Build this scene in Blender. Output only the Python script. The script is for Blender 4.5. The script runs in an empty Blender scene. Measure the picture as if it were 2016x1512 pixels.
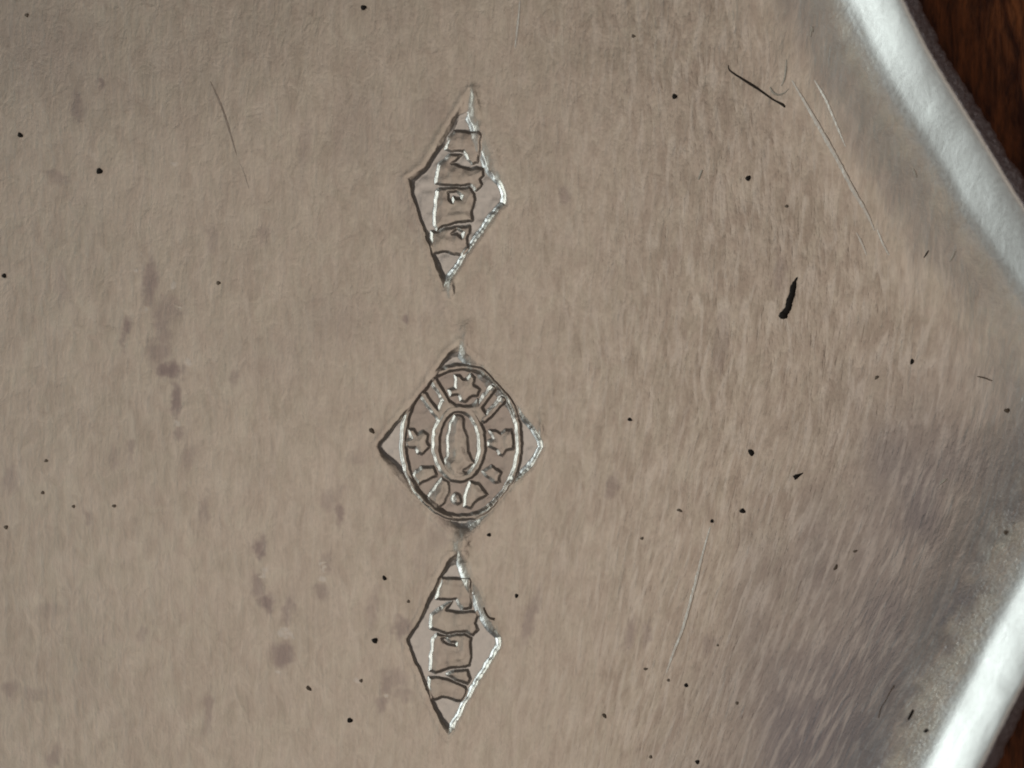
import bpy, bmesh, math, random
import numpy as np

# ------------------------------------------------------------------ camera, lamps, exposure
# one scene unit is one millimetre; the view is about 20 x 15 mm of the tray
sc = bpy.context.scene
sc.unit_settings.scale_length = 0.001
sc.view_settings.view_transform = 'Standard'
sc.view_settings.look = 'None'
sc.view_settings.exposure = 0.0
sc.view_settings.gamma = 1.0
COL = sc.collection

CAMH = 60.0
cam_d = bpy.data.cameras.new('camera')
cam = bpy.data.objects.new('camera', cam_d)
COL.objects.link(cam)
cam.location = (0, 0, CAMH)
cam_d.sensor_width = 36
cam_d.lens = 36 * CAMH / 20.16
cam_d.clip_start = 1
cam_d.clip_end = 2000
cam_d.dof.use_dof = True
cam_d.dof.focus_distance = CAMH
cam_d.dof.aperture_fstop = 0.022
sc.camera = cam
sc.cycles.filter_width = 1.9

w = bpy.data.worlds.new('World')
sc.world = w
w.use_nodes = True
bg = w.node_tree.nodes['Background']
bg.inputs['Color'].default_value = (1.0, 0.84, 0.74, 1)
bg.inputs['Strength'].default_value = 0.05


def area(name, loc, size, radiance, col, target=(0, 0, 0), size_y=None):
    d = bpy.data.lights.new(name, 'AREA')
    d.shape = 'RECTANGLE'
    d.size = size
    d.size_y = size_y or size
    d.energy = radiance * math.pi * d.size * d.size_y
    d.color = col
    o = bpy.data.objects.new(name, d)
    COL.objects.link(o)
    o.location = loc
    from mathutils import Vector
    o.rotation_euler = (Vector(target) - Vector(loc)).to_track_quat('-Z', 'Y').to_euler()
    return o


CEIL_R, WIN_R = 0.565, 2.6
area('ceiling_light', (14, -20, 150), 120, CEIL_R, (1.0, 0.852, 0.72))
area('window_light', (-126, 6, 88), 165, WIN_R, (0.90, 1.0, 0.985), size_y=62)

# ------------------------------------------------------------------ helpers
rng = np.random.RandomState(7)
random.seed(7)


def P(x, y, z=0.0):
    """photograph-sized millimetre/100 coordinates -> scene"""
    return ((x - 1008) / 100.0, (756 - y) / 100.0, z / 100.0)


_LAT = rng.rand(256, 256)


def vnoise(x, y, seed=0):
    x = x + seed * 17.3
    y = y + seed * 9.7
    xi = np.floor(x).astype(int)
    yi = np.floor(y).astype(int)
    fx = x - xi
    fy = y - yi
    fx = fx * fx * fx * (fx * (fx * 6 - 15) + 10)
    fy = fy * fy * fy * (fy * (fy * 6 - 15) + 10)
    g = lambda a, b: _LAT[a % 256, b % 256]
    a = g(xi, yi) * (1 - fx) + g(xi + 1, yi) * fx
    b = g(xi, yi + 1) * (1 - fx) + g(xi + 1, yi + 1) * fx
    return (a * (1 - fy) + b * fy) * 2 - 1


def sstep(a, b, t):
    t = np.clip((t - a) / (b - a), 0, 1)
    return t * t * (3 - 2 * t)


def seg_dist(X, Y, pts, closed=False):
    d = np.full(X.shape, 1e18)
    n = len(pts)
    for i in range(n if closed else n - 1):
        x0, y0 = pts[i]
        x1, y1 = pts[(i + 1) % n]
        dx, dy = x1 - x0, y1 - y0
        t = np.clip(((X - x0) * dx + (Y - y0) * dy) / (dx * dx + dy * dy + 1e-12), 0, 1)
        d = np.minimum(d, (X - x0 - t * dx) ** 2 + (Y - y0 - t * dy) ** 2)
    return np.sqrt(d)


def poly_sdf(X, Y, pts):
    d = seg_dist(X, Y, pts, True)
    ins = np.zeros(X.shape, bool)
    n = len(pts)
    for i in range(n):
        x0, y0 = pts[i]
        x1, y1 = pts[(i + 1) % n]
        if y0 == y1:
            continue
        c = ((y0 > Y) != (y1 > Y)) & (X < (x1 - x0) * (Y - y0) / (y1 - y0) + x0)
        ins ^= c
    return np.where(ins, -d, d)


def spline(pts, n):
    """Catmull-Rom through points"""
    p = [pts[0]] + list(pts) + [pts[-1]]
    out = []
    for i in range(1, len(p) - 2):
        a, b, c, d = [np.array(q, float) for q in p[i - 1:i + 3]]
        for k in range(n):
            t = k / n
            out.append(0.5 * ((2 * b) + (c - a) * t + (2 * a - 5 * b + 4 * c - d) * t * t + (3 * b - a - 3 * c + d) * t ** 3))
    out.append(np.array(p[-2], float))
    return np.array(out)


# ------------------------------------------------------------------ materials
def nt_mat(name):
    m = bpy.data.materials.new(name)
    m.use_nodes = True
    nt = m.node_tree
    b = nt.nodes['Principled BSDF']
    return m, nt, b


def N(nt, t, **kw):
    n = nt.nodes.new(t)
    for k, v in kw.items():
        if k in n.inputs.keys():
            n.inputs[k].default_value = v
        else:
            setattr(n, k, v)
    return n


def math_n(nt, op, a, b=None, clamp=False):
    n = nt.nodes.new('ShaderNodeMath')
    n.operation = op
    n.use_clamp = clamp
    for i, s in enumerate((a, b)):
        if s is None:
            continue
        if isinstance(s, (int, float)):
            n.inputs[i].default_value = s
        else:
            nt.links.new(s, n.inputs[i])
    return n.outputs[0]


def mixc(nt, f, a, b, blend='MIX'):
    n = nt.nodes.new('ShaderNodeMix')
    n.data_type = 'RGBA'
    n.blend_type = blend
    for idx, s in ((0, f), (6, a), (7, b)):
        if isinstance(s, (int, float)):
            n.inputs[idx].default_value = s
        elif isinstance(s, tuple):
            n.inputs[idx].default_value = s
        else:
            nt.links.new(s, n.inputs[idx])
    return n.outputs[2]


def ramp(nt, s, a, b):
    n = nt.nodes.new('ShaderNodeMapRange')
    nt.links.new(s, n.inputs[0])
    n.inputs[1].default_value = a
    n.inputs[2].default_value = b
    return n.outputs[0]


def silver():
    m, nt, b = nt_mat('brushed_silver')
    uv = N(nt, 'ShaderNodeUVMap', uv_map='flow')
    att = N(nt, 'ShaderNodeAttribute', attribute_name='wear_shade')
    sep = N(nt, 'ShaderNodeSeparateColor')
    nt.links.new(att.outputs['Color'], sep.inputs[0])
    stain, streak, grain = sep.outputs[0], sep.outputs[1], sep.outputs[2]  # first channel: real stains, plus painted light and shade in the stamps
    dark_reflection = att.outputs['Alpha']

    def noise(sx, sy, detail=3, rough=0.55, off=0.0, dist=0.0):
        mp = N(nt, 'ShaderNodeMapping')
        mp.inputs['Scale'].default_value = (sx, sy, 1)
        mp.inputs['Location'].default_value = (off, off * 1.7, 0)
        nt.links.new(uv.outputs[0], mp.inputs[0])
        n = N(nt, 'ShaderNodeTexNoise', noise_dimensions='2D')
        n.inputs['Scale'].default_value = 1
        n.inputs['Detail'].default_value = detail
        n.inputs['Roughness'].default_value = rough
        n.inputs['Distortion'].default_value = dist
        nt.links.new(mp.outputs[0], n.inputs['Vector'])
        return n.outputs[0]
    # uv is in mm: long narrow cells along the polishing direction
    strk = noise(6.0, 1.45, 3, 0.6, 3.1, 0.2)
    strk2 = noise(14.0, 2.4, 2, 0.55, 8.4, 0.2)
    mott = noise(4.2, 2.3, 4, 0.65, 5.7, 0.5)
    light = noise(6.8, 1.25, 2, 0.5, 31.0, 0.4)
    fine = noise(16, 11, 2, 0.6, 1.3)
    pitn = noise(14, 14, 2, 0.7, 11.0)
    broad = noise(0.35, 0.25, 2, 0.5, 2.2)
    midn = noise(1.6, 0.55, 3, 0.6, 20.2, 0.5)
    hue = noise(2.6, 1.6, 3, 0.6, 41.0, 0.5)
    # colour of the worn, lightly toned silver
    base = (0.84, 0.78, 0.70, 1)
    toned = (0.56, 0.49, 0.43, 1)
    f = math_n(nt, 'ADD', math_n(nt, 'MULTIPLY', ramp(nt, mott, .36, .64), 0.32),
               math_n(nt, 'MULTIPLY', ramp(nt, midn, .35, .65), 0.26))
    f2 = math_n(nt, 'MULTIPLY', ramp(nt, strk, .36, .64), math_n(nt, 'MULTIPLY', streak, 0.50))
    f3 = math_n(nt, 'MULTIPLY', ramp(nt, strk2, .38, .62), math_n(nt, 'MULTIPLY', streak, 0.24))
    ff = math_n(nt, 'ADD', math_n(nt, 'ADD', f, f2), f3, True)
    c = mixc(nt, ff, base, toned)
    c = mixc(nt, math_n(nt, 'MULTIPLY', ramp(nt, hue, .40, .62), 0.28), c, (0.92, 1.0, 0.96, 1), 'MULTIPLY')
    c = mixc(nt, math_n(nt, 'MULTIPLY', ramp(nt, broad, .35, .65), 0.2), c, (0.72, 0.65, 0.59, 1))
    c = mixc(nt, math_n(nt, 'MULTIPLY', ramp(nt, light, .50, .68), math_n(nt, 'MULTIPLY', streak, 0.52)), c, (0.93, 0.89, 0.835, 1))
    c = mixc(nt, math_n(nt, 'MULTIPLY', stain, -0.85, True), c, (0.84, 0.84, 0.83, 1))  # also paints the stamp floors paler for their light
    c = mixc(nt, math_n(nt, 'MULTIPLY', stain, 0.95, True), c, (0.43, 0.365, 0.36, 1))  # real stains, and the painted shade in the stamps
    c = mixc(nt, math_n(nt, 'MULTIPLY', dark_reflection, 1.0, True), c, (0.33, 0.312, 0.335, 1))  # violet-grey colour painted in for the dark room mirrored near the rim
    c = mixc(nt, math_n(nt, 'MULTIPLY', ramp(nt, light, .48, .68), math_n(nt, 'MULTIPLY', dark_reflection, 0.36)), c, (0.86, 0.82, 0.78, 1))
    nt.links.new(c, b.inputs['Base Color'])
    b.inputs['Metallic'].default_value = 1.0
    r = math_n(nt, 'ADD', 0.30, math_n(nt, 'MULTIPLY', fine, 0.12))
    r = math_n(nt, 'SUBTRACT', r, math_n(nt, 'MULTIPLY', math_n(nt, 'MULTIPLY', stain, -1.0, True), 0.03))
    nt.links.new(r, b.inputs['Roughness'])
    h = math_n(nt, 'ADD', math_n(nt, 'MULTIPLY', strk, math_n(nt, 'MULTIPLY', streak, 0.0135)),
               math_n(nt, 'MULTIPLY', strk2, math_n(nt, 'MULTIPLY', streak, 0.0065)))
    h = math_n(nt, 'ADD', h, math_n(nt, 'MULTIPLY', mott, 0.0055))
    h = math_n(nt, 'ADD', h, math_n(nt, 'MULTIPLY', fine, 0.0022))
    mrr = N(nt, 'ShaderNodeMapRange')
    nt.links.new(stain, mrr.inputs[0])
    mrr.inputs[1].default_value, mrr.inputs[2].default_value, mrr.inputs[3].default_value, mrr.inputs[4].default_value = -1, 0, 0.45, 1
    h = math_n(nt, 'MULTIPLY', h, mrr.outputs[0])
    h = math_n(nt, 'ADD', h, math_n(nt, 'MULTIPLY', pitn, math_n(nt, 'MULTIPLY', grain, 0.008)))
    bp = N(nt, 'ShaderNodeBump')
    bp.inputs['Strength'].default_value = 1.0
    bp.inputs['Distance'].default_value = 1.0
    nt.links.new(h, bp.inputs['Height'])
    nt.links.new(bp.outputs[0], b.inputs['Normal'])
    return m


def plain(name, col, rough=0.7, metal=0.0, var=0.35, scale=9.0, bump=0.01):
    m, nt, b = nt_mat(name)
    tc = N(nt, 'ShaderNodeTexCoord')
    n = N(nt, 'ShaderNodeTexNoise')
    n.inputs['Scale'].default_value = scale
    nt.links.new(tc.outputs['Object'], n.inputs['Vector'])
    c = mixc(nt, n.outputs[0], tuple(v * (1 - var) for v in col) + (1,), tuple(v * (1 + var) for v in col) + (1,))
    nt.links.new(c, b.inputs['Base Color'])
    b.inputs['Roughness'].default_value = rough
    b.inputs['Metallic'].default_value = metal
    bp = N(nt, 'ShaderNodeBump')
    bp.inputs['Distance'].default_value = bump
    nt.links.new(n.outputs[0], bp.inputs['Height'])
    nt.links.new(bp.outputs[0], b.inputs['Normal'])
    return m


def wood():
    m, nt, b = nt_mat('dark_red_wood')
    tc = N(nt, 'ShaderNodeTexCoord')
    mp = N(nt, 'ShaderNodeMapping')
    mp.inputs['Rotation'].default_value = (0, 0, math.radians(22))
    mp.inputs['Scale'].default_value = (1.6, 0.34, 1)
    nt.links.new(tc.outputs['Object'], mp.inputs[0])
    n = N(nt, 'ShaderNodeTexNoise')
    n.inputs['Scale'].default_value = 1.5
    n.inputs['Detail'].default_value = 5
    n.inputs['Roughness'].default_value = 0.65
    n.inputs['Distortion'].default_value = 0.6
    nt.links.new(mp.outputs[0], n.inputs['Vector'])
    n2 = N(nt, 'ShaderNodeTexNoise')
    n2.inputs['Scale'].default_value = 7
    n2.inputs['Detail'].default_value = 3
    nt.links.new(mp.outputs[0], n2.inputs['Vector'])
    c = mixc(nt, ramp(nt, n.outputs[0], .40, .62), (0.050, 0.011, 0.0045, 1), (0.24, 0.075, 0.024, 1))
    c = mixc(nt, math_n(nt, 'MULTIPLY', ramp(nt, n2.outputs[0], .45, .7), .6), c, (0.028, 0.009, 0.005, 1))
    nt.links.new(c, b.inputs['Base Color'])
    b.inputs['Roughness'].default_value = 0.55
    b.inputs['Specular IOR Level'].default_value = 0.2
    bp = N(nt, 'ShaderNodeBump')
    bp.inputs['Distance'].default_value = 0.03
    nt.links.new(n2.outputs[0], bp.inputs['Height'])
    nt.links.new(bp.outputs[0], b.inputs['Normal'])
    return m


SILVER = silver()
EDGE = plain('dark_tarnished_edge', (0.62, 0.59, 0.64), 0.55, 1.0, 0.5, 16.0, 0.09)
BLACK = plain('black_dirt', (0.012, 0.008, 0.006), 0.8)
BROWN = plain('brown_dirt', (0.15, 0.11, 0.08), 0.8)
FAINT = plain('faint_dirt', (0.22, 0.17, 0.13), 0.8)
PALE = plain('pale_lint', (0.62, 0.56, 0.48), 0.6)
DARKF = plain('dark_fibre', (0.035, 0.025, 0.018), 0.6)
RESID = plain('dried_residue', (0.50, 0.46, 0.38), 0.55)
BRIGHT = plain('fresh_scratch', (0.90, 0.84, 0.77), 0.45, 1.0, 0.08)
WOOD = wood()

# ------------------------------------------------------------------ the rim line of the tray
# the crest of the rim, corner of the tray out to the right
O_PTS = [(1470, -620), (1565, -430), (1655, -250), (1733, -100), (1781, 0), (1829, 96), (1873, 170), (1930, 261), (1980, 344),
         (2020, 408), (2088, 508), (2150, 610), (2196, 705), (2218, 800), (2216, 890), (2192, 985), (2150, 1080),
         (2096, 1185), (2016, 1340), (1988, 1393), (1930, 1508), (1860, 1650), (1770, 1830), (1670, 2030), (1620, 2130)]
# the crest stands about a millimetre above the plate, nearer the eye than the plate itself
O_PTS = [(1008 + (x - 1008) * 0.982, 756 + (y - 756) * 0.982) for x, y in O_PTS]
OP = spline(O_PTS, 6)
OP_L = [tuple(p) for p in OP]

# slope of the metal against distance from the crest, integrated to a height
_dd = np.linspace(-700, 0, 1401)
_sl = np.interp(_dd, [-700, -520, -370, -270, -200, -140, -106, -88, -76, -50, -26, -9, 0],
                [0, 0.0, 0.06, 0.18, 0.29, 0.325, 0.37, 0.50, 0.59, 0.60, 0.55, 0.48, 0.28])
_hh = np.concatenate([[0], np.cumsum((_sl[1:] + _sl[:-1]) / 2 * np.diff(_dd))])
CREST = _hh[-1]


def rim_h(d, y):
    # the metal starts to curve up later along the upper rim than along the lower one
    k = 1.5 - 0.5 * sstep(380, 900, y)
    m = 0.90 + 0.10 * sstep(450, 1000, y)
    h95 = np.interp(-95, _dd, _hh)
    inner = np.interp(-95 + (d + 95) * k, _dd, _hh) / k
    return np.where(d < -95, inner, h95 / k + m * (np.interp(d, _dd, _hh) - h95))


# ------------------------------------------------------------------ the three struck marks
zA = lambda pts: [(760 + x / 3.287, 150 + y / 3.287) for x, y in pts]
zB = lambda pts: [(720 + x / 3.36, 650 + y / 3.36) for x, y in pts]
zC = lambda pts: [(760 + x / 3.6, 1060 + y / 3.6) for x, y in pts]


def ellipse(cx, cy, rx, ry, n=56, a0=0, a1=360):
    return [(cx + rx * math.cos(math.radians(a)), cy + ry * math.sin(math.radians(a))) for a in np.linspace(a0, a1, n)]


# outline, list of (part name, kind, points, half width, holes)
MARKS = []
MARKS.append(dict(
    box=(770, 150, 1030, 600),
    outline=zA([(545, 95), (605, 330), (650, 430), (735, 640), (776, 760), (772, 825), (700, 900), (540, 1130), (405, 1330), (372, 1375), (340, 1290), (292, 1150),
                (238, 980), (180, 820), (140, 660), (240, 590), (322, 460), (430, 270)]),
    depth=6.0, soft=[(868, 262, 36, 14), (825, 320, 26, 10), (924, 195, 24, 26), (950, 280, 30, 26), (935, 225, 26, 26), (970, 325, 26, 24), (812, 350, 20, 8), (872, 560, 22, 6)],
    pieces=[
        ('character', 'poly', zA([(385, 470), (408, 395), (440, 352), (598, 362), (612, 385), (596, 555), (560, 570), (530, 535), (505, 480), (430, 482)]), 0, []),
        ('character', 'poly', zA([(325, 640), (342, 575), (420, 505), (490, 512), (425, 566), (545, 600), (590, 590), (632, 600), (628, 640), (604, 662), (622, 700), (585, 738), (540, 702), (430, 708), (350, 694), (322, 690)]), 0, []),
        ('character', 'poly', zA([(308, 960), (322, 800), (328, 745), (360, 725), (540, 722), (572, 760), (574, 800), (555, 870), (562, 935), (460, 948), (370, 968), (332, 995)]), 0,
         [zA([(400, 752), (455, 745), (490, 772), (480, 795), (440, 782), (430, 815), (408, 800)])]),
        ('character', 'poly', zA([(290, 1100), (292, 1005), (345, 1003), (380, 985), (540, 972), (546, 1015), (520, 1050), (536, 1110), (500, 1160), (440, 1150), (400, 1136), (310, 1142)]), 0,
         [zA([(420, 1020), (455, 985), (500, 1010), (488, 1045), (455, 1022)])]),
    ]))
MARKS.append(dict(
    box=(715, 640, 1100, 1090),
    outline=zB([(620, 85), (665, 150), (770, 232), (900, 375), (1000, 490), (1115, 640), (1172, 735), (1178, 775), (1095, 905), (960, 1035), (800, 1235), (690, 1340), (610, 1385),
                (560, 1330), (470, 1232), (330, 1110), (200, 970), (92, 825), (76, 768), (130, 690), (260, 535), (400, 370), (545, 150)]),
    depth=6.0, soft=[(770, 930, 34, 24), (800, 975, 34, 24), (835, 1015, 34, 24), (872, 1045, 32, 26), (902, 1060, 26, 20), (960, 740, 50, 18), (1010, 800, 36, 10), (930, 700, 30, 14), (1000, 985, 36, 4), (945, 1025, 30, 10), (905, 680, 26, 8)],
    pieces=[
        ('oval_border', 'stroke', zB(ellipse(634, 742, 384, 498, 64)), 5.0, []),
        ('star', 'poly', zB([(590, 300), (618, 296), (640, 322), (670, 325), (700, 292), (722, 318), (718, 365), (762, 392), (742, 432), (700, 432), (662, 472), (625, 462), (612, 430), (562, 432), (545, 398), (590, 378)]), 0, []),
        ('star', 'poly', zB([(278, 655), (318, 650), (340, 690), (380, 668), (410, 690), (405, 735), (430, 775), (398, 800), (372, 822), (342, 812), (325, 780), (268, 770), (262, 735), (302, 715)]), 0, []),
        ('star', 'poly', zB([(815, 672), (858, 662), (890, 688), (920, 660), (968, 664), (975, 740), (975, 785), (930, 795), (905, 835), (880, 825), (865, 790), (808, 768), (806, 745), (842, 718)]), 0, []),
        ('spoke', 'stroke', zB([(385, 432), (480, 560)]), 6.2, []),
        ('spoke', 'stroke', zB([(452, 335), (548, 500)]), 6.2, []),
        ('spoke', 'stroke', zB([(838, 385), (735, 530)]), 5.6, []),
        ('spoke', 'stroke', zB([(905, 462), (785, 590)]), 6.0, []),
        ('inner_oval', 'stroke', zB(ellipse(618, 750, 153, 232, 48)), 6.6, []),
        ('collar', 'poly', zB([(500, 470), (545, 462), (600, 498), (700, 502), (742, 455), (800, 560), (765, 620), (700, 540), (620, 520), (545, 535), (480, 610), (455, 560)]), 0, []),
        ('figure', 'poly', zB([(585, 560), (640, 562), (650, 600), (648, 650), (672, 705), (682, 800), (700, 855), (735, 885), (690, 895), (645, 930), (660, 945), (700, 925), (690, 965), (620, 990), (560, 975), (505, 900), (520, 858), (545, 835), (540, 700), (558, 620)]), 0, []),
        ('bar', 'poly', zB([(310, 962), (372, 908), (446, 905), (470, 962), (375, 1008), (348, 1025)]), 0, []),
        ('bar', 'poly', zB([(772, 935), (838, 900), (895, 945), (885, 1005), (858, 1012), (800, 968)]), 0, []),
        ('leaf', 'poly', zB([(500, 980), (545, 1000), (555, 1080), (520, 1150), (470, 1185), (425, 1160), (412, 1100), (450, 1040)]), 0, []),
        ('bead', 'poly', zB(ellipse(600, 1118, 34, 38, 14)[:-1]), 0, []),
        ('tongue', 'poly', zB([(690, 1005), (745, 1012), (808, 1088), (740, 1125), (695, 1178), (652, 1165), (655, 1110), (672, 1060)]), 0, []),
    ]))
MARKS.append(dict(
    box=(770, 1085, 1030, 1470),
    outline=zC([(505, 95), (575, 190), (600, 280), (640, 330), (690, 450), (735, 570), (790, 660), (815, 700), (812, 760), (750, 870), (600, 1110), (480, 1350), (440, 1400), (400, 1340), (310, 1140),
                (240, 960), (165, 790), (148, 705), (235, 580), (310, 400), (375, 275), (440, 155)]),
    depth=6.0, soft=[(845, 1170, 26, 5), (905, 1095, 26, 8), (926, 1110, 26, 20), (938, 1145, 30, 24), (955, 1190, 30, 24), (974, 1225, 22, 16), (878, 1440, 20, 5)],
    pieces=[
        ('character', 'poly', zC([(358, 430), (368, 370), (392, 282), (592, 288), (602, 310), (598, 495), (545, 505), (515, 470), (498, 432), (430, 432)]), 0, []),
        ('character', 'poly', zC([(312, 600), (322, 545), (400, 480), (470, 450), (430, 508), (545, 528), (640, 515), (652, 545), (632, 600), (650, 650), (615, 688), (565, 655), (432, 675), (362, 652), (318, 640)]), 0, []),
        ('character', 'poly', zC([(312, 940), (320, 790), (328, 712), (360, 680), (430, 695), (560, 675), (604, 705), (600, 770), (604, 840), (590, 905), (480, 915), (400, 936), (350, 950)]), 0,
         [zC([(398, 712), (425, 702), (455, 735), (502, 742), (498, 760), (440, 752), (405, 735)])]),
        ('character', 'poly', zC([(430, 965), (480, 940), (578, 935), (598, 1000), (575, 1032), (490, 1000)]), 0, []),
        ('character', 'poly', zC([(318, 1140), (300, 1040), (308, 985), (385, 985), (440, 1000), (568, 1055), (575, 1075), (540, 1152), (470, 1142), (400, 1125), (345, 1142)]), 0, []),
    ]))


def mark_fields(X, Y):
    """height of the three marks, and per point: mark index and piece index"""
    H = np.zeros(X.shape)
    M = np.full(X.shape, -1)
    Q = np.full(X.shape, -1)
    for mi, mk in enumerate(MARKS):
        x0, y0, x1, y1 = mk['box']
        s = (X > x0) & (X < x1) & (Y > y0) & (Y < y1)
        x, y = X[s], Y[s]
        jx = x + vnoise(x / 13, y / 13, 1) * 1.3 + vnoise(x / 6, y / 6, 2) * 0.6
        jy = y + vnoise(x / 13, y / 13, 3) * 1.3 + vnoise(x / 6, y / 6, 4) * 0.6
        so = poly_sdf(jx, jy, mk['outline'])
        ww = 6.0 + 4.0 * sstep(-40, 40, (x - (x0 + x1) / 2) + 0.5 * (y - (y0 + y1) / 2))
        for (sx, sy, sr, sw) in mk['soft']:
            ww = ww + sw * np.exp(-((x - sx) ** 2 + (y - sy) ** 2) / sr ** 2)
        pit = np.clip(-so / ww, 0, 1)
        pit = pit * 0.85 + 0.15 * pit * pit * (3 - 2 * pit)
        # metal pushed up a little round the punch
        burr = 0.5 * np.exp(-((so - 7.0) / 6.0) ** 2) * sstep(-2, 6, so)
        h = -mk['depth'] * pit + burr
        h += pit * 0.5 * vnoise(x / 14, y / 14, 5)
        best = np.zeros(x.shape)
        bi = np.full(x.shape, -1)
        for pi, (nm, kind, pts, hw, holes) in enumerate(mk['pieces']):
            if kind == 'poly':
                sd = poly_sdf(jx, jy, pts)
            else:
                sd = seg_dist(jx, jy, pts) - hw
            for hl in holes:
                sd = np.maximum(sd, -poly_sdf(jx, jy, hl))
            e = 6.0
            r = np.clip(0.5 - sd / e, 0, 1)
            r = 0.75 * r + 0.25 * r * r * (3 - 2 * r)
            top = 4.0 * (0.92 + 0.08 * vnoise(x / 20, y / 20, 10 + pi))
            rh = r * top
            if kind == 'poly':
                rh *= 0.80 + 0.30 * np.clip(-sd / 15, 0, 1)
            if kind == 'poly' and nm in ('leaf', 'bead', 'figure'):
                rh *= 0.75 + 0.35 * np.clip(-sd / 14, 0, 1)
            up = rh > best
            best = np.where(up, rh, best)
            bi = np.where(up & (sd < 1.6), pi, bi)
        h += best * np.clip(-so / 5, 0, 1)
        H[s] = h
        m = np.where(so < 14, mi, -1)
        M[s] = m
        Q[s] = np.where((m >= 0) & (so < -1), bi, -1)
    return H, M, Q


# ------------------------------------------------------------------ stains, dents, residue on the plate
STAINS = [  # x, y, rx, ry, angle, strength
    (152, 205, 11, 36, -8, .6), (197, 162, 7, 14, -12, .8), (110, 345, 26, 12, 20, .45),
    (296, 560, 14, 50, 4, .75), (330, 610, 34, 26, 0, .5), (310, 690, 26, 24, 0, .6), (334, 730, 28, 16, 10, 1.0), (345, 785, 10, 38, 0, .9), (318, 640, 14, 48, -14, .6),
    (352, 850, 8, 14, 0, .6), (249, 640, 9, 16, 0, .9), (243, 668, 6, 22, 0, .6), (222, 900, 10, 22, 0, .35), (257, 885, 7, 26, 0, .5),
    (372, 900, 14, 20, 0, .4), (463, 745, 9, 20, 0, .5), (668, 1015, 8, 26, 0, .75), (665, 970, 10, 30, 8, .4), (512, 1078, 13, 22, -6, .9),
    (507, 1150, 14, 22, 0, .7), (522, 1185, 15, 22, -20, .95), (565, 1200, 10, 34, 12, .6), (558, 1290, 20, 22, 12, .85), (545, 1285, 10, 18, 0, .7), (570, 1190, 12, 18, 0, .5),
    (640, 1110, 11, 22, 0, .55), (632, 1165, 14, 14, 0, .55), (648, 1100, 7, 12, 0, .4), (760, 1350, 14, 34, 8, .6), (750, 1385, 10, 20, 0, .6), (735, 1200, 12, 40, 5, .35),
    (790, 1235, 20, 20, 0, .7), (780, 1335, 24, 22, 0, .45), (797, 1365, 22, 16, 0, .45), (402, 1000, 10, 30, 0, .45), (410, 1400, 9, 46, 3, .5), (172, 1015, 7, 18, -20, .5),
    (20, 945, 15, 24, 0, .5), (98, 1200, 22, 22, 0, .35), (20, 1355, 18, 14, 0, .5), (105, 1490, 12, 24, 15, .6), (280, 1250, 10, 20, 0, .4), (205, 1265, 8, 14, 0, .3),
    (70, 1365, 22, 12, 0, .35), (600, 300, 13, 60, 6, .3), (520, 460, 12, 18, 0, .4), (418, 470, 12, 24, -10, .3), (120, 560, 12, 46, 0, .3), (1240, 1250, 10, 34, 14, .55),
    (1275, 1250, 8, 30, 10, .5), (1205, 960, 12, 24, 16, .55), (1045, 1215, 12, 60, 16, .6), (1395, 1265, 10, 20, 10, .4), (1115, 385, 10, 20, -15, .55),
    (1535, 540, 14, 40, 0, .45), (1420, 680, 14, 60, 10, .35), (858, 420, 8, 40, 0, .0), (700, 905, 22, 14, 0, .3), (645, 985, 14, 24, 0, .45), (800, 630, 5, 12, 0, .8),
    (860, 1060, 20, 30, 0, .35), (842, 225, 26, 46, 25, .28), (805, 420, 18, 60, -14, .22), (800, 1000, 30, 50, -35, .25), (835, 1100, 22, 46, 10, .22), (862, 600, 16, 40, 0, .2), (700, 250, 60, 90, 0, .16), (640, 640, 90, 60, 0, .15), (90, 100, 110, 90, 0, .22), (520, 700, 100, 60, 0, .14), (870, 1020, 16, 30, -30, .4)]
RESIDUE = [(266, 531, 5), (285, 609, 7), (352, 607, 7), (366, 714, 9), (346, 833, 8), (520, 1125, 9), (517, 1136, 6), (561, 1243, 10), (561, 1256, 9), (553, 1249, 8), (570, 1250, 8),
           (633, 1107, 5), (636, 1122, 5), (632, 1143, 8), (340, 560, 6), (340, 325, 6), (755, 1368, 6), (700, 1340, 7), (545, 1325, 5)]


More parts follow.
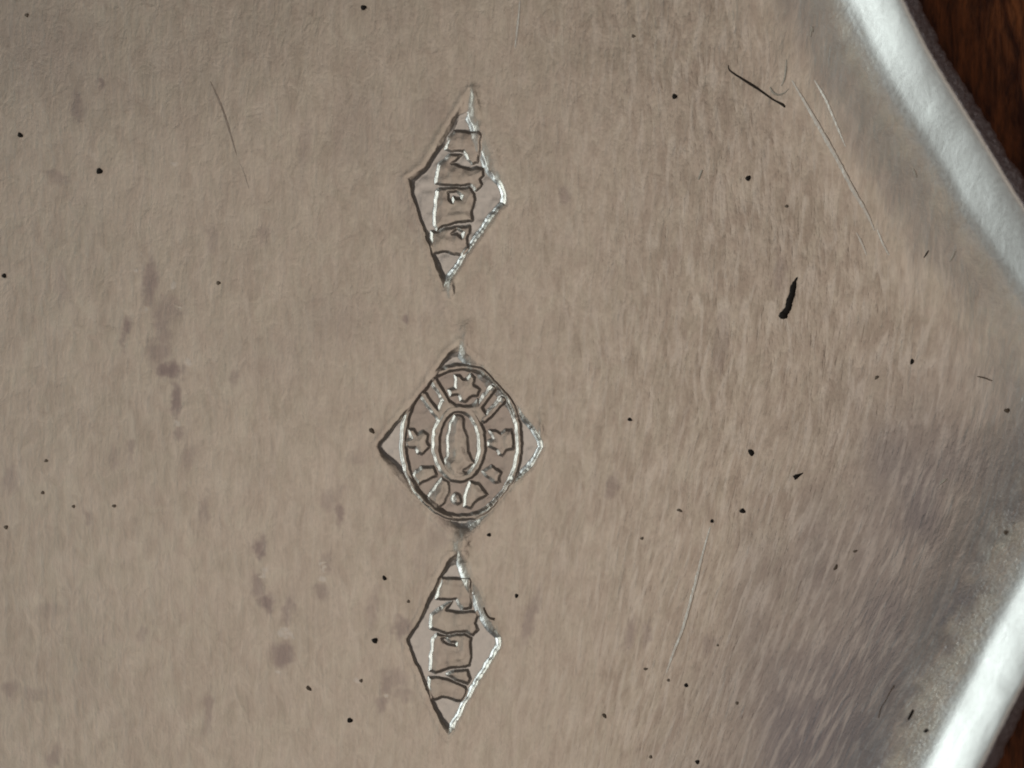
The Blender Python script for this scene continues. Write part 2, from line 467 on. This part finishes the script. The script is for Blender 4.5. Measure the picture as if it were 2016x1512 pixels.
def plate_fields(X, Y):
    H = 1.2 * vnoise(X / 230, Y / 260, 6) + 0.25 * vnoise(X / 70, Y / 90, 7)
    # the edge of a shallow dent running down beside the first mark, and other soft dents
    H += 0.5 * vnoise(X / 45, Y / 120, 8) * sstep(900, 1500, X)
    # metal squeezed up into soft ridges at the tips of the stamps
    for (x, y0, y1, wd, ht) in ((911, 1036, 1108, 13, 3.6), (936, 165, 236, 9, 1.6), (918, 628, 700, 12, 2.0), (888, 548, 590, 6, 2.2), (1066, 800, 880, 6, 1.2)):
        t = np.clip((Y - y0) / (y1 - y0), 0, 1)
        H = H + ht * np.sin(np.pi * t) ** 0.8 * np.exp(-((X + 2 * vnoise(X / 9, Y / 9, 70) - x) / wd) ** 2)
    S = np.zeros(X.shape)
    wx = X + 5 * vnoise(X / 11, Y / 15, 20) + 2 * vnoise(X / 4, Y / 5, 21)
    wy = Y + 7 * vnoise(X / 12, Y / 14, 22)
    for (x, y, rx, ry, a, st) in STAINS:
        s = (np.abs(X - x) < 130) & (np.abs(Y - y) < 130)
        if not s.any():
            continue
        ca, sa = math.cos(math.radians(a)), math.sin(math.radians(a))
        u = (wx[s] - x) * ca + (wy[s] - y) * sa
        v = -(wx[s] - x) * sa + (wy[s] - y) * ca
        r = np.sqrt((u / rx) ** 2 + (v / ry) ** 2)
        S[s] = np.maximum(S[s], st * sstep(1.5, 0.35, r + 0.16 * vnoise(X[s] / 5, Y[s] / 7, 80)))
    for (x, y, r) in RESIDUE:
        s = (np.abs(X - x) < 30) & (np.abs(Y - y) < 30)
        q = np.hypot(wx[s] - x - 2, wy[s] - y) / r
        S[s] = S[s] * sstep(0.6, 1.3, q) - 0.6 * sstep(1.1, 0.5, q)
        H[s] += 0.35 * sstep(1.2, 0.3, q)
    return H, S


# ------------------------------------------------------------------ the grid of the tray surface
def steps(spans):
    out = []
    for a, b, st in spans:
        n = max(1, int(round((b - a) / st)))
        out += list(np.linspace(a, b, n, endpoint=False))
    return np.array(out)


ys = np.append(steps([(-600, -40, 16), (-40, 168, 4), (168, 590, 1.45), (590, 655, 4), (655, 1465, 1.45), (1465, 1550, 4), (1550, 2110, 16)]), 2110.0)
xl = steps([(-900, -40, 20), (-40, 770, 3.6), (770, 1080, 1.4)])
# columns right of the marks stretch out to the rim crest
xo = np.interp(ys, OP[:, 1], OP[:, 0])
nR = 300
uR = np.linspace(0, 1, nR + 1)
DENSE = uR ** 0.85
XR = 1080 + DENSE[None, :] * (xo[:, None] - 1080)
X = np.concatenate([np.repeat(xl[None, :], len(ys), 0), XR], 1)
Y = np.repeat(ys[:, None], X.shape[1], 1)
D = np.full(X.shape, -700.0)
near = X > 1050
D[near] = -seg_dist(X[near], Y[near], OP_L)
D[:, -1] = 0.0
HM, MI, QI = mark_fields(X, Y)
HP, ST = plate_fields(X, Y)
flat = 1 - sstep(-160, -40, D)
Z = rim_h(D, Y) + HM + HP * (0.25 + 0.75 * flat)
# shallow ripples and dings on the rim
Z += 0.2 * sstep(-120, -60, D) * vnoise(X / 34, Y / 46, 30) * (1 - sstep(-14, 0, D))
# softly blended edge between mark patch and plate heights
# outer columns: over the crest and down the outside
nrm = np.zeros((len(ys), 2))
ty = np.gradient(ys)
tx = np.gradient(xo)
ln = np.hypot(tx, ty)
nrm[:, 0] = ty / ln
nrm[:, 1] = -tx / ln
crest_row = rim_h(np.zeros(len(ys)), ys)
prof = [(3, -1.2), (7, -5), (12, -12), (18, -19), (24, -25), (29, -33), (33, -44), (34, -62), (33, -84), (30, -0.5 * CREST - 45), (26, -0.8 * CREST - 20), (20, -CREST - 12), (4, -CREST - 13)]
BX, BY, BZ = [X], [Y], [Z]
for k, (d, dz) in enumerate(prof):
    j = (vnoise(ys / 7.0, ys * 0 + k * 0.8, 40) * 2.4 + vnoise(ys / 23.0, ys * 0, 41) * 3.0) * min(1, d / 20)
    BX.append((X[:, -1] + nrm[:, 0] * (d + j))[:, None])
    BY.append((Y[:, -1] + nrm[:, 1] * (d + j))[:, None])
    BZ.append((crest_row + dz * (crest_row + 13) / (CREST + 13) + vnoise(ys / 6.0, ys * 0 + k, 42) * 1.2)[:, None])
ncrest = X.shape[1] - 1
X, Y, Z = np.concatenate(BX, 1), np.concatenate(BY, 1), np.concatenate(BZ, 1)
ext = len(prof)
D = np.concatenate([D, np.repeat(np.array([[p[0] for p in prof]]), len(ys), 0)], 1)
pad = lambda A, v: np.concatenate([A, np.full((A.shape[0], ext), v)], 1)
ST, MI, QI = pad(ST, -1.0), pad(MI, -1), pad(QI, -1)

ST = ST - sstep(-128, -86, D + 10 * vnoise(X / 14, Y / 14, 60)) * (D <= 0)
# vertex normals of the whole surface, so that parts cut from it meet without a seam
G = np.stack([(X - 1008) / 100, (756 - Y) / 100, Z / 100], -1)
du = np.gradient(G, axis=1)
dv = np.gradient(G, axis=0)
NR = np.cross(dv, du)
NR /= np.linalg.norm(NR, axis=-1, keepdims=True) + 1e-12
NR *= np.sign(NR[:, :1, 2:3].mean())

# polishing direction: upright on the left, leaning over towards the lower right corner
wgt = sstep(650, 1750, X)
lean = 6.4e-4 * wgt * np.maximum(Y - 480, 0) ** 2 / 2
lean2 = -3.5e-4 * sstep(1450, 1900, X) * np.maximum(560 - Y, 0) ** 2 / 2
U = (X + lean + lean2 + 5 * vnoise(X / 60, Y / 120, 50)) / 100
V = (Y + 6 * vnoise(X / 40, Y / 60, 51)) / 100
streak = 0.30 + 0.70 * sstep(850, 1500, X + 60 * vnoise(X / 120, Y / 200, 52))
streak *= 1 - 0.55 * sstep(-330, -200, D)
streak *= 1 - 0.95 * sstep(-190, -110, D + 18 * vnoise(X / 20, Y / 20, 53))
INS = np.clip(-pad(HM, 0.0) / 3.0, 0, 1)
streak = streak * (1 - INS) + 0.08 * INS
grain = 0.14 * INS + sstep(-215, -120, D + 26 * vnoise(X / 16, Y / 16, 54)) * (1 - 0.93 * sstep(-115, -80, D)) * (0.35 + 0.65 * sstep(500, 1000, Y))
dark_refl = sstep(1420, 1850, X + 50 * vnoise(X / 90, Y / 160, 55) + 0.42 * (Y - 900)) * sstep(480, 1080, Y + 40 * vnoise(X / 110, Y / 90, 58)) * (1 - sstep(-190, -110, D + 25 * vnoise(X / 20, Y / 20, 56)))  # reflection of the dark room, painted into the plate colour at lower right
dark_refl = 1.0 * dark_refl * (0.75 + 0.25 * vnoise(X / 70, Y / 110, 57))
dark_refl = np.maximum(dark_refl, 0.30 * sstep(-235, -190, D + 16 * vnoise(X / 40, Y / 60, 61)) * (1 - sstep(-150, -112, D + 14 * vnoise(X / 22, Y / 26, 62))) * (1 - sstep(480, 720, Y)))  # painted dark reflection strip along the upper rim
dark_refl = dark_refl * (1 - INS) + 0.14 * INS
# stamp floors painted paler, raised pieces slightly darker, for their light and shade
ST = np.where((MI >= 0) & (QI < 0) & (pad(HM, 0.0) < -3.0), -0.95, np.where((MI >= 0) & (QI >= 0), 0.10, ST))
oval_in = (((X - 908.7) / 112) ** 2 + ((Y - 871) / 146) ** 2 < 1) & (QI < 0)
ST = np.where(oval_in, 0.42, ST)  # shade of the oval's recesses, painted into the colour
WEAR_SHADE = np.stack([ST, streak, grain, dark_refl], -1)

nr, nc = X.shape
IDX = np.arange(nr * nc).reshape(nr, nc)
GF = G.reshape(-1, 3)
NF = NR.reshape(-1, 3)
UF = np.stack([U, V], -1).reshape(-1, 2)
WF = WEAR_SHADE.reshape(-1, 4)
quads = np.stack([IDX[:-1, :-1], IDX[1:, :-1], IDX[1:, 1:], IDX[:-1, 1:]], -1)


def face_max(A):
    return A[:-1, :-1]


FM = face_max(MI)
FQ = face_max(QI)
colidx = np.repeat(np.arange(nc - 1)[None, :], nr - 1, 0)
DF = face_max(D)


def surf_part(name, mask, mat, parent):
    q = quads[mask]
    used, inv = np.unique(q.ravel(), return_inverse=True)
    me = bpy.data.meshes.new(name)
    me.vertices.add(len(used))
    me.vertices.foreach_set('co', GF[used].ravel().astype(np.float32))
    nf = len(q)
    me.loops.add(nf * 4)
    me.loops.foreach_set('vertex_index', inv.astype(np.int32))
    me.polygons.add(nf)
    me.polygons.foreach_set('loop_start', (np.arange(nf) * 4).astype(np.int32))
    me.update(calc_edges=True)
    me.polygons.foreach_set('use_smooth', np.ones(nf, bool))
    uvl = me.uv_layers.new(name='flow')
    uvl.data.foreach_set('uv', UF[used][inv].ravel().astype(np.float32))
    a = me.attributes.new('wear_shade', 'FLOAT_COLOR', 'POINT')
    a.data.foreach_set('color', WF[used].ravel().astype(np.float32))
    me.materials.append(mat)
    me.normals_split_custom_set_from_vertices(NF[used])
    o = bpy.data.objects.new(name, me)
    COL.objects.link(o)
    o.parent = parent
    return o


def tag(o, label, cat, group=None):
    o['label'] = label
    o['category'] = cat
    if group:
        o['group'] = group


tray = bpy.data.objects.new('silver_tray', None)
COL.objects.link(tray)
tag(tray, 'worn brushed silver tray with three stamped diamond marks, lying on the dark wooden table', 'tray')

is_edge = colidx >= ncrest
is_rim = (~is_edge) & (DF > -96)
base = (~is_edge) & (~is_rim) & (FM < 0)
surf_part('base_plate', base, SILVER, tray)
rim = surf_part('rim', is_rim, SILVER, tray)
rim['label'] = 'bright raised rim with a grainy worn surface'
ed = surf_part('rim_edge', is_edge, EDGE, tray)
ed['label'] = 'dark rough outer edge below the bright rim'
labs = ['narrow diamond stamp at the top with a column of raised characters',
        'wide diamond stamp in the middle with an oval emblem of stars and spokes',
        'narrow diamond stamp at the bottom with a column of raised characters']
for mi, mk in enumerate(MARKS):
    hm = surf_part('hallmark', (~is_edge) & (FM == mi) & (FQ < 0), SILVER, tray)
    hm['label'] = labs[mi]
    for pi, pc in enumerate(mk['pieces']):
        mask = (~is_edge) & (FM == mi) & (FQ == pi)
        if mask.any():
            surf_part(pc[0], mask, SILVER, hm)


def surf_z(x, y):
    X1, Y1 = np.array([float(x)]), np.array([float(y)])
    d = -seg_dist(X1, Y1, OP_L)
    h, _, _ = mark_fields(X1, Y1)
    p, _ = plate_fields(X1, Y1)
    return float((rim_h(d, Y1) + h + p * (0.25 + 0.75 * (1 - sstep(-160, -40, d))))[0])


# ------------------------------------------------------------------ small solid things
def link_mesh(name, bm, mat, parent=None, smooth=True):
    me = bpy.data.meshes.new(name)
    bm.normal_update()
    bm.to_mesh(me)
    bm.free()
    me.materials.append(mat)
    if smooth:
        me.polygons.foreach_set('use_smooth', np.ones(len(me.polygons), bool))
    o = bpy.data.objects.new(name, me)
    COL.objects.link(o)
    o.parent = parent
    return o


def tube(name, pts, radii, mat, parent=None, sides=8, lift=0.6, flatz=0.8, sub=4, jit=0.0):
    """a tapering strand lying on the metal; pts in hundredths of a millimetre"""
    c = spline([(p[0], p[1]) for p in pts], sub)
    rr = np.interp(np.linspace(0, 1, len(c)), np.linspace(0, 1, len(radii)), radii)
    bm = bmesh.new()
    rings = []
    for i, (x, y) in enumerate(c):
        a = c[max(0, i - 1)]
        b = c[min(len(c) - 1, i + 1)]
        t = (b - a) / (np.linalg.norm(b - a) + 1e-9)
        n = np.array([-t[1], t[0]])
        r = rr[i] * (1 + jit * random.uniform(-1, 1))
        z = surf_z(x, y) + r * flatz * lift
        ring = []
        for k in range(sides):
            an = 2 * math.pi * k / sides
            q = n * math.cos(an) * r
            ring.append(bm.verts.new(P(x + q[0], y + q[1], z + math.sin(an) * r * flatz)))
        rings.append(ring)
    for a, b in zip(rings, rings[1:]):
        for k in range(sides):
            bm.faces.new((a[k], a[(k + 1) % sides], b[(k + 1) % sides], b[k]))
    bm.faces.new(rings[0])
    bm.faces.new(rings[-1][::-1])
    bmesh.ops.recalc_face_normals(bm, faces=bm.faces)
    return link_mesh(name, bm, mat, parent)


def ridge(pts, wd, ht, name='scratch', mat=None):
    """a scratch in the plate: a thin raised burr of bright metal, tapering to both ends"""
    c = spline(pts, 10)
    bm = bmesh.new()
    rows = []
    n = len(c)
    for i, (x, y) in enumerate(c):
        a, b = c[max(0, i - 1)], c[min(n - 1, i + 1)]
        t = (b - a) / (np.linalg.norm(b - a) + 1e-9)
        nn = np.array([-t[1], t[0]])
        k = (math.sin(math.pi * (i + 0.4) / n) ** 0.5) * (0.75 + 0.35 * random.random())
        row = []
        for s, hz in ((-1, -0.15), (-0.7, 0.75), (-0.3, 0.62), (1, -0.12)):
            q = nn * s * wd * k
            row.append(bm.verts.new(P(x + q[0], y + q[1], surf_z(x + q[0], y + q[1]) + hz * ht * k)))
        rows.append(row)
    for a, b in zip(rows, rows[1:]):
        for k in range(3):
            bm.faces.new((a[k], a[k + 1], b[k + 1], b[k]))
    bmesh.ops.recalc_face_normals(bm, faces=bm.faces)
    if sum(f.normal.z for f in bm.faces) < 0:
        bmesh.ops.reverse_faces(bm, faces=bm.faces)
    return link_mesh(name, bm, mat or BRIGHT, tray)


ridge([(1399, 1035), (1385, 1085), (1366, 1160), (1345, 1235), (1326, 1285), (1312, 1325)], 4.2, 2.2)
ridge([(1558, 158), (1590, 212), (1622, 268), (1650, 318), (1678, 372), (1705, 418), (1722, 455)], 5.8, 2.4)
ridge([(1602, 158), (1624, 196), (1642, 238), (1664, 290)], 3.8, 1.5)
ridge([(1727, 452), (1737, 478), (1750, 503)], 3.0, 1.4)
ridge([(1686, 458), (1697, 480), (1706, 503)], 2.8, 1.2)
ridge([(1024, 0), (1020, 45), (1014, 95)], 3.0, 1.0)

DARKS = plain('dark_scratch', (0.45, 0.38, 0.33), 0.5, 1.0)
ridge([(414, 160), (426, 186), (440, 220), (454, 265), (466, 306)], 2.6, 0.35, mat=DARKS)
ridge([(473, 322), (482, 345), (490, 372)], 1.1, 0.4, mat=DARKS)


def speck(name, x, y, r, mat, label, cat='dust speck', el=1.0, ang=0.0, group='dark specks scattered over the tray'):
    bm = bmesh.new()
    bmesh.ops.create_icosphere(bm, subdivisions=2, radius=1.0)
    ca, sa = math.cos(math.radians(ang)), math.sin(math.radians(ang))
    ph = random.uniform(0, 6.28)
    for v in bm.verts:
        k = 1 + 0.12 * math.sin(3 * math.atan2(v.co.y, v.co.x) + ph) + random.uniform(-.06, .06)
        px, py, pz = v.co.x * r * el * k, v.co.y * r / el * k, v.co.z * r * 0.55
        v.co = ((px * ca - py * sa) / 100, (px * sa + py * ca) / 100, pz / 100)
    o = link_mesh(name, bm, mat)
    o.location = P(x, y, surf_z(x, y) + r * 0.3)
    tag(o, label, cat, group)
    return o


SPECKS = [
    (716, 15, 6.5, BLACK, 1.1, 10, 'black speck at the top edge of the photo, up and left of the top stamp'),
    (53, 30, 4.5, BROWN, 1, 0, 'faint brown speck in the upper left corner of the tray'),
    (40, 266, 6.0, BLACK, 1.15, -40, 'black speck close to the left edge, left of and above the roundest black speck'),
    (196, 337, 7.2, BLACK, 1, 0, 'roundest and blackest speck on the left part of the tray'),
    (8, 543, 5.5, BLACK, 1, 0, 'black speck cut by the left edge, level with the bottom tip of the top stamp'),
    (430, 557, 4.6, BROWN, 1.1, 0, 'small brown speck right of the large grey stain'),
    (1328, 190, 6.0, BLACK, 1, 0, 'round black speck left of the long dark fibre'),
    (1247, 71, 4.0, BROWN, 1.1, 0, 'faint brown speck near the top edge, up and right of the top stamp'),
    (1473, 351, 6.2, BLACK, 1.1, 50, 'black speck straight below the long dark fibre'),
    (1549, 406, 3.8, BROWN, 1.1, 0, 'small brown speck between the dark fibre and the long black crumb'),
    (732, 848, 6.0, BROWN, 1.25, -45, 'dark brown speck just left of the middle stamp'),
    (1240, 826, 4.6, BLACK, 1.2, -15, 'small black speck right of the middle stamp, level with its upper half'),
    (1795, 712, 5.4, BLACK, 1.3, 75, 'narrow black speck at the right, below the bright rim'),
    (1726, 743, 4.2, BROWN, 1.3, 45, 'small brown speck just left of and below the narrow black speck'),
    (1479, 891, 7.4, BLACK, 1.2, -55, 'large teardrop shaped black speck halfway between middle stamp and right edge'),
    (1978, 808, 5.6, BROWN, 1.1, 0, 'brown speck near the right edge in the darkest part of the plate'),
    (1972, 1046, 5.2, BROWN, 1, 0, 'brown speck at the right edge above the lower rim'),
    (1462, 1006, 6.2, BLACK, 1.1, -20, 'black speck above and right of the upper end of the light scratch'),
    (1402, 1026, 4.4, BLACK, 1, 0, 'small dark speck at the upper end of the light scratch'),
    (1338, 1005, 4.6, BROWN, 1.5, -20, 'flat oval brown speck left of the upper end of the light scratch'),
    (1264, 1060, 3.6, BROWN, 1.1, 30, 'faint small speck between middle stamp and light scratch'),
    (757, 1138, 5.2, BLACK, 1.2, -50, 'black speck level with the upper tip of the bottom stamp, to its left'),
    (1017, 1173, 4.6, BLACK, 1.1, 80, 'dark speck right of the upper half of the bottom stamp'),
    (804, 1184, 3.6, BROWN, 1, 0, 'tiny brown speck against the upper left side of the bottom stamp'),
    (963, 1053, 4.6, BLACK, 1.1, 0, 'dark speck beside the bottom tip of the middle stamp'),
    (738, 1261, 6.6, BLACK, 1.05, 0, 'round black speck left of the widest part of the bottom stamp'),
    (608, 1355, 5.4, BROWN, 1.35, -40, 'slanting oval brown speck below the ring shaped residue'),
    (689, 1418, 6.2, BLACK, 1.1, 0, 'round black speck in the lower left, nearest the bottom edge'),
    (711, 1340, 4.0, BROWN, 1, 0, 'faint brown speck between the slanting oval speck and the bottom stamp'),
    (1351, 1349, 4.8, BLACK, 1, 0, 'round dark speck below the lower end of the light scratch'),
    (1316, 1339, 3.4, BROWN, 1, 0, 'tiny speck touching the lower end of the light scratch'),
    (1271, 1317, 3.8, BROWN, 1.3, 0, 'small brown speck left of the lower end of the light scratch'),
    (1190, 1409, 4.8, BROWN, 1.3, -50, 'brown speck in the open metal right of the bottom tip of the bottom stamp'),
    (1373, 1500, 5.0, BLACK, 1, 0, 'round black speck at the bottom edge of the photo'),
    (1281, 1490, 3.8, BROWN, 1, 0, 'small brown speck at the bottom edge, left of the round black one'),
    (1451, 1384, 3.8, BROWN, 1, 0, 'small brown speck in the diagonal streaks of the lower right'),
    (1413, 1270, 2.8, BROWN, 1, 0, 'tiny speck right of the lower half of the light scratch'),
    (1645, 1117, 5.0, BROWN, 1.5, 60, 'narrow brown speck in the streaked metal at the right'),
    (1683, 1085, 3.8, BROWN, 1.4, 20, 'small brown speck just above the narrow brown speck at the right'),
    (1815, 1432, 5.0, BLACK, 1.2, 30, 'dark speck in the grainy band beside the lower rim'),
    (91, 907, 3.8, BROWN, 1.1, 0, 'faint brown speck at the left, level with the middle stamp'),
    (84, 970, 4.0, BROWN, 1, 0, 'faint brown speck low on the left, under another faint one'),
    (145, 997, 3.8, BROWN, 1, 0, 'left one of the two faint brown specks side by side at the lower left'),
    (225, 996, 4.0, BROWN, 1.2, 0, 'right one of the two faint brown specks side by side at the lower left'),
    (12, 1038, 4.6, BROWN, 1, 0, 'brown speck at the left edge of the lower half'),
]
for (x, y, r, mt, el, an, lb) in SPECKS:
    if mt is BROWN and r < 4.7:
        mt = FAINT
    r *= 0.88 if mt is BLACK else 0.92
    speck('dust_speck', x, y, r, mt, lb, el=el, ang=an)

c5 = lambda pts: [(1500 + x / 2.953, 500 + y / 2.953) for x, y in pts]
o = tube('crumb', c5([(207, 134), (193, 160), (181, 200), (176, 235), (160, 275), (153, 315), (132, 345), (122, 366), (120, 378)]), [0.9, 3.2, 6.6, 5.6, 7.2, 5.8, 7.6, 8.6, 3.0], BLACK, sides=12, flatz=0.55, jit=0.13)
tag(o, 'thick black elongated crumb, the largest dark mark on the right of the plate', 'crumb')
o = tube('crumb', [(1563, 941), (1568, 938), (1574, 935), (1581, 931)], [4.6, 4.8, 2.4, 1.0], BLACK, sides=9, flatz=0.6, jit=.08)
tag(o, 'short pointed black crumb below and right of the large teardrop shaped speck', 'crumb')
o = tube('crumb', [(1792, 1392), (1788, 1400), (1782, 1412)], [1.6, 3.2, 2.2], BLACK, sides=8, flatz=0.6, jit=.1)
tag(o, 'ragged little black crumb where the streaks meet the grainy band by the lower rim', 'crumb')
o = tube('lint_fibre', [(1434, 128), (1437, 139), (1462, 156), (1492, 175), (1520, 195), (1540, 206), (1545, 212)], [0.6, 1.6, 2.0, 2.9, 2.2, 1.8, 3.0, 1.4], DARKF, flatz=0.8)
tag(o, 'long straight dark fibre lying slanted at the upper right', 'fibre')
o = tube('lint_fibre', [(1548, 118), (1547, 138), (1544, 156), (1538, 170)], [1.0, 2.2, 2.0, 1.0], PALE, flatz=0.6)
tag(o, 'pale upright wisp of lint above the end of the dark fibre', 'fibre')
o = tube('lint_fibre', [(1516, 172), (1522, 182), (1532, 187), (1543, 184), (1553, 175)], [2.0, 2.6, 1.8, 1.5, 0.8], PALE, flatz=0.6)
tag(o, 'pale curled wisp of lint touching the end of the dark fibre', 'fibre')
o = tube('lint_fibre', [(1876, 496), (1872, 506), (1866, 516)], [1.0, 2.2, 1.2], PALE)
tag(o, 'short white fibre beside the upper rim at the right', 'fibre')
o = tube('lint_fibre', [(1826, 494), (1822, 500), (1817, 508)], [1.0, 1.8, 1.0], DARKF)
tag(o, 'short dark fibre left of the short white fibre beside the upper rim', 'fibre')
o = tube('lint_fibre', [(1793, 334), (1797, 342), (1800, 352)], [1.2, 2.4, 1.4], PALE)
tag(o, 'short whitish fibre right of the long light scratch', 'fibre')
o = tube('lint_fibre', [(1863, 942), (1856, 947), (1848, 953)], [1.4, 2.6, 1.6], PALE)
tag(o, 'short white fibre on the dark metal at the right', 'fibre')
o = tube('lint_fibre', [(1382, 335), (1379, 344), (1375, 354)], [2.4, 2.0, 1.6], PALE)
tag(o, 'short white fibre left of and above the black speck below the dark fibre', 'fibre')
o = tube('lint_fibre', [(1922, 741), (1935, 744), (1950, 750)], [1.0, 1.6, 1.0], BROWN)
tag(o, 'faint brown fibre lying nearly level near the right edge', 'fibre')
o = tube('lint_fibre', [(1757, 1346), (1748, 1360), (1740, 1376), (1731, 1390), (1726, 1410)], [1.3, 1.1, 0.7, 0.8, 1.0], BROWN)
tag(o, 'thin dark crooked fibre in the streaks near the lower rim', 'fibre')
o = tube('lint_fibre', [(1598, 65), (1597, 55), (1594, 75)], [1.4, 1.8, 1.2], PALE)
tag(o, 'tiny pale fibre near the top edge, above the light scratch', 'fibre')
o = tube('lint_fibre', [(952, 1196), (956, 1206), (963, 1216), (974, 1219)], [1.6, 2.2, 2.0, 2.8], BROWN)
tag(o, 'small brown hooked bit of dirt on the upper right edge of the bottom stamp', 'dirt')

# ------------------------------------------------------------------ the wooden table
bm = bmesh.new()
bmesh.ops.create_grid(bm, x_segments=40, y_segments=40, size=40)
for v in bm.verts:
    v.co.z = 0.04 * math.sin(v.co.x * 1.3 + v.co.y * .4)
ext_f = bmesh.ops.extrude_face_region(bm, geom=bm.faces[:])
for g in ext_f['geom']:
    if isinstance(g, bmesh.types.BMVert):
        g.co.z -= 3
bmesh.ops.recalc_face_normals(bm, faces=bm.faces)
tb = link_mesh('wooden_table', bm, WOOD)
tb.location = (0, 0, -0.20)
tag(tb, 'dark reddish brown wooden table seen past the rim at the right corners', 'table')
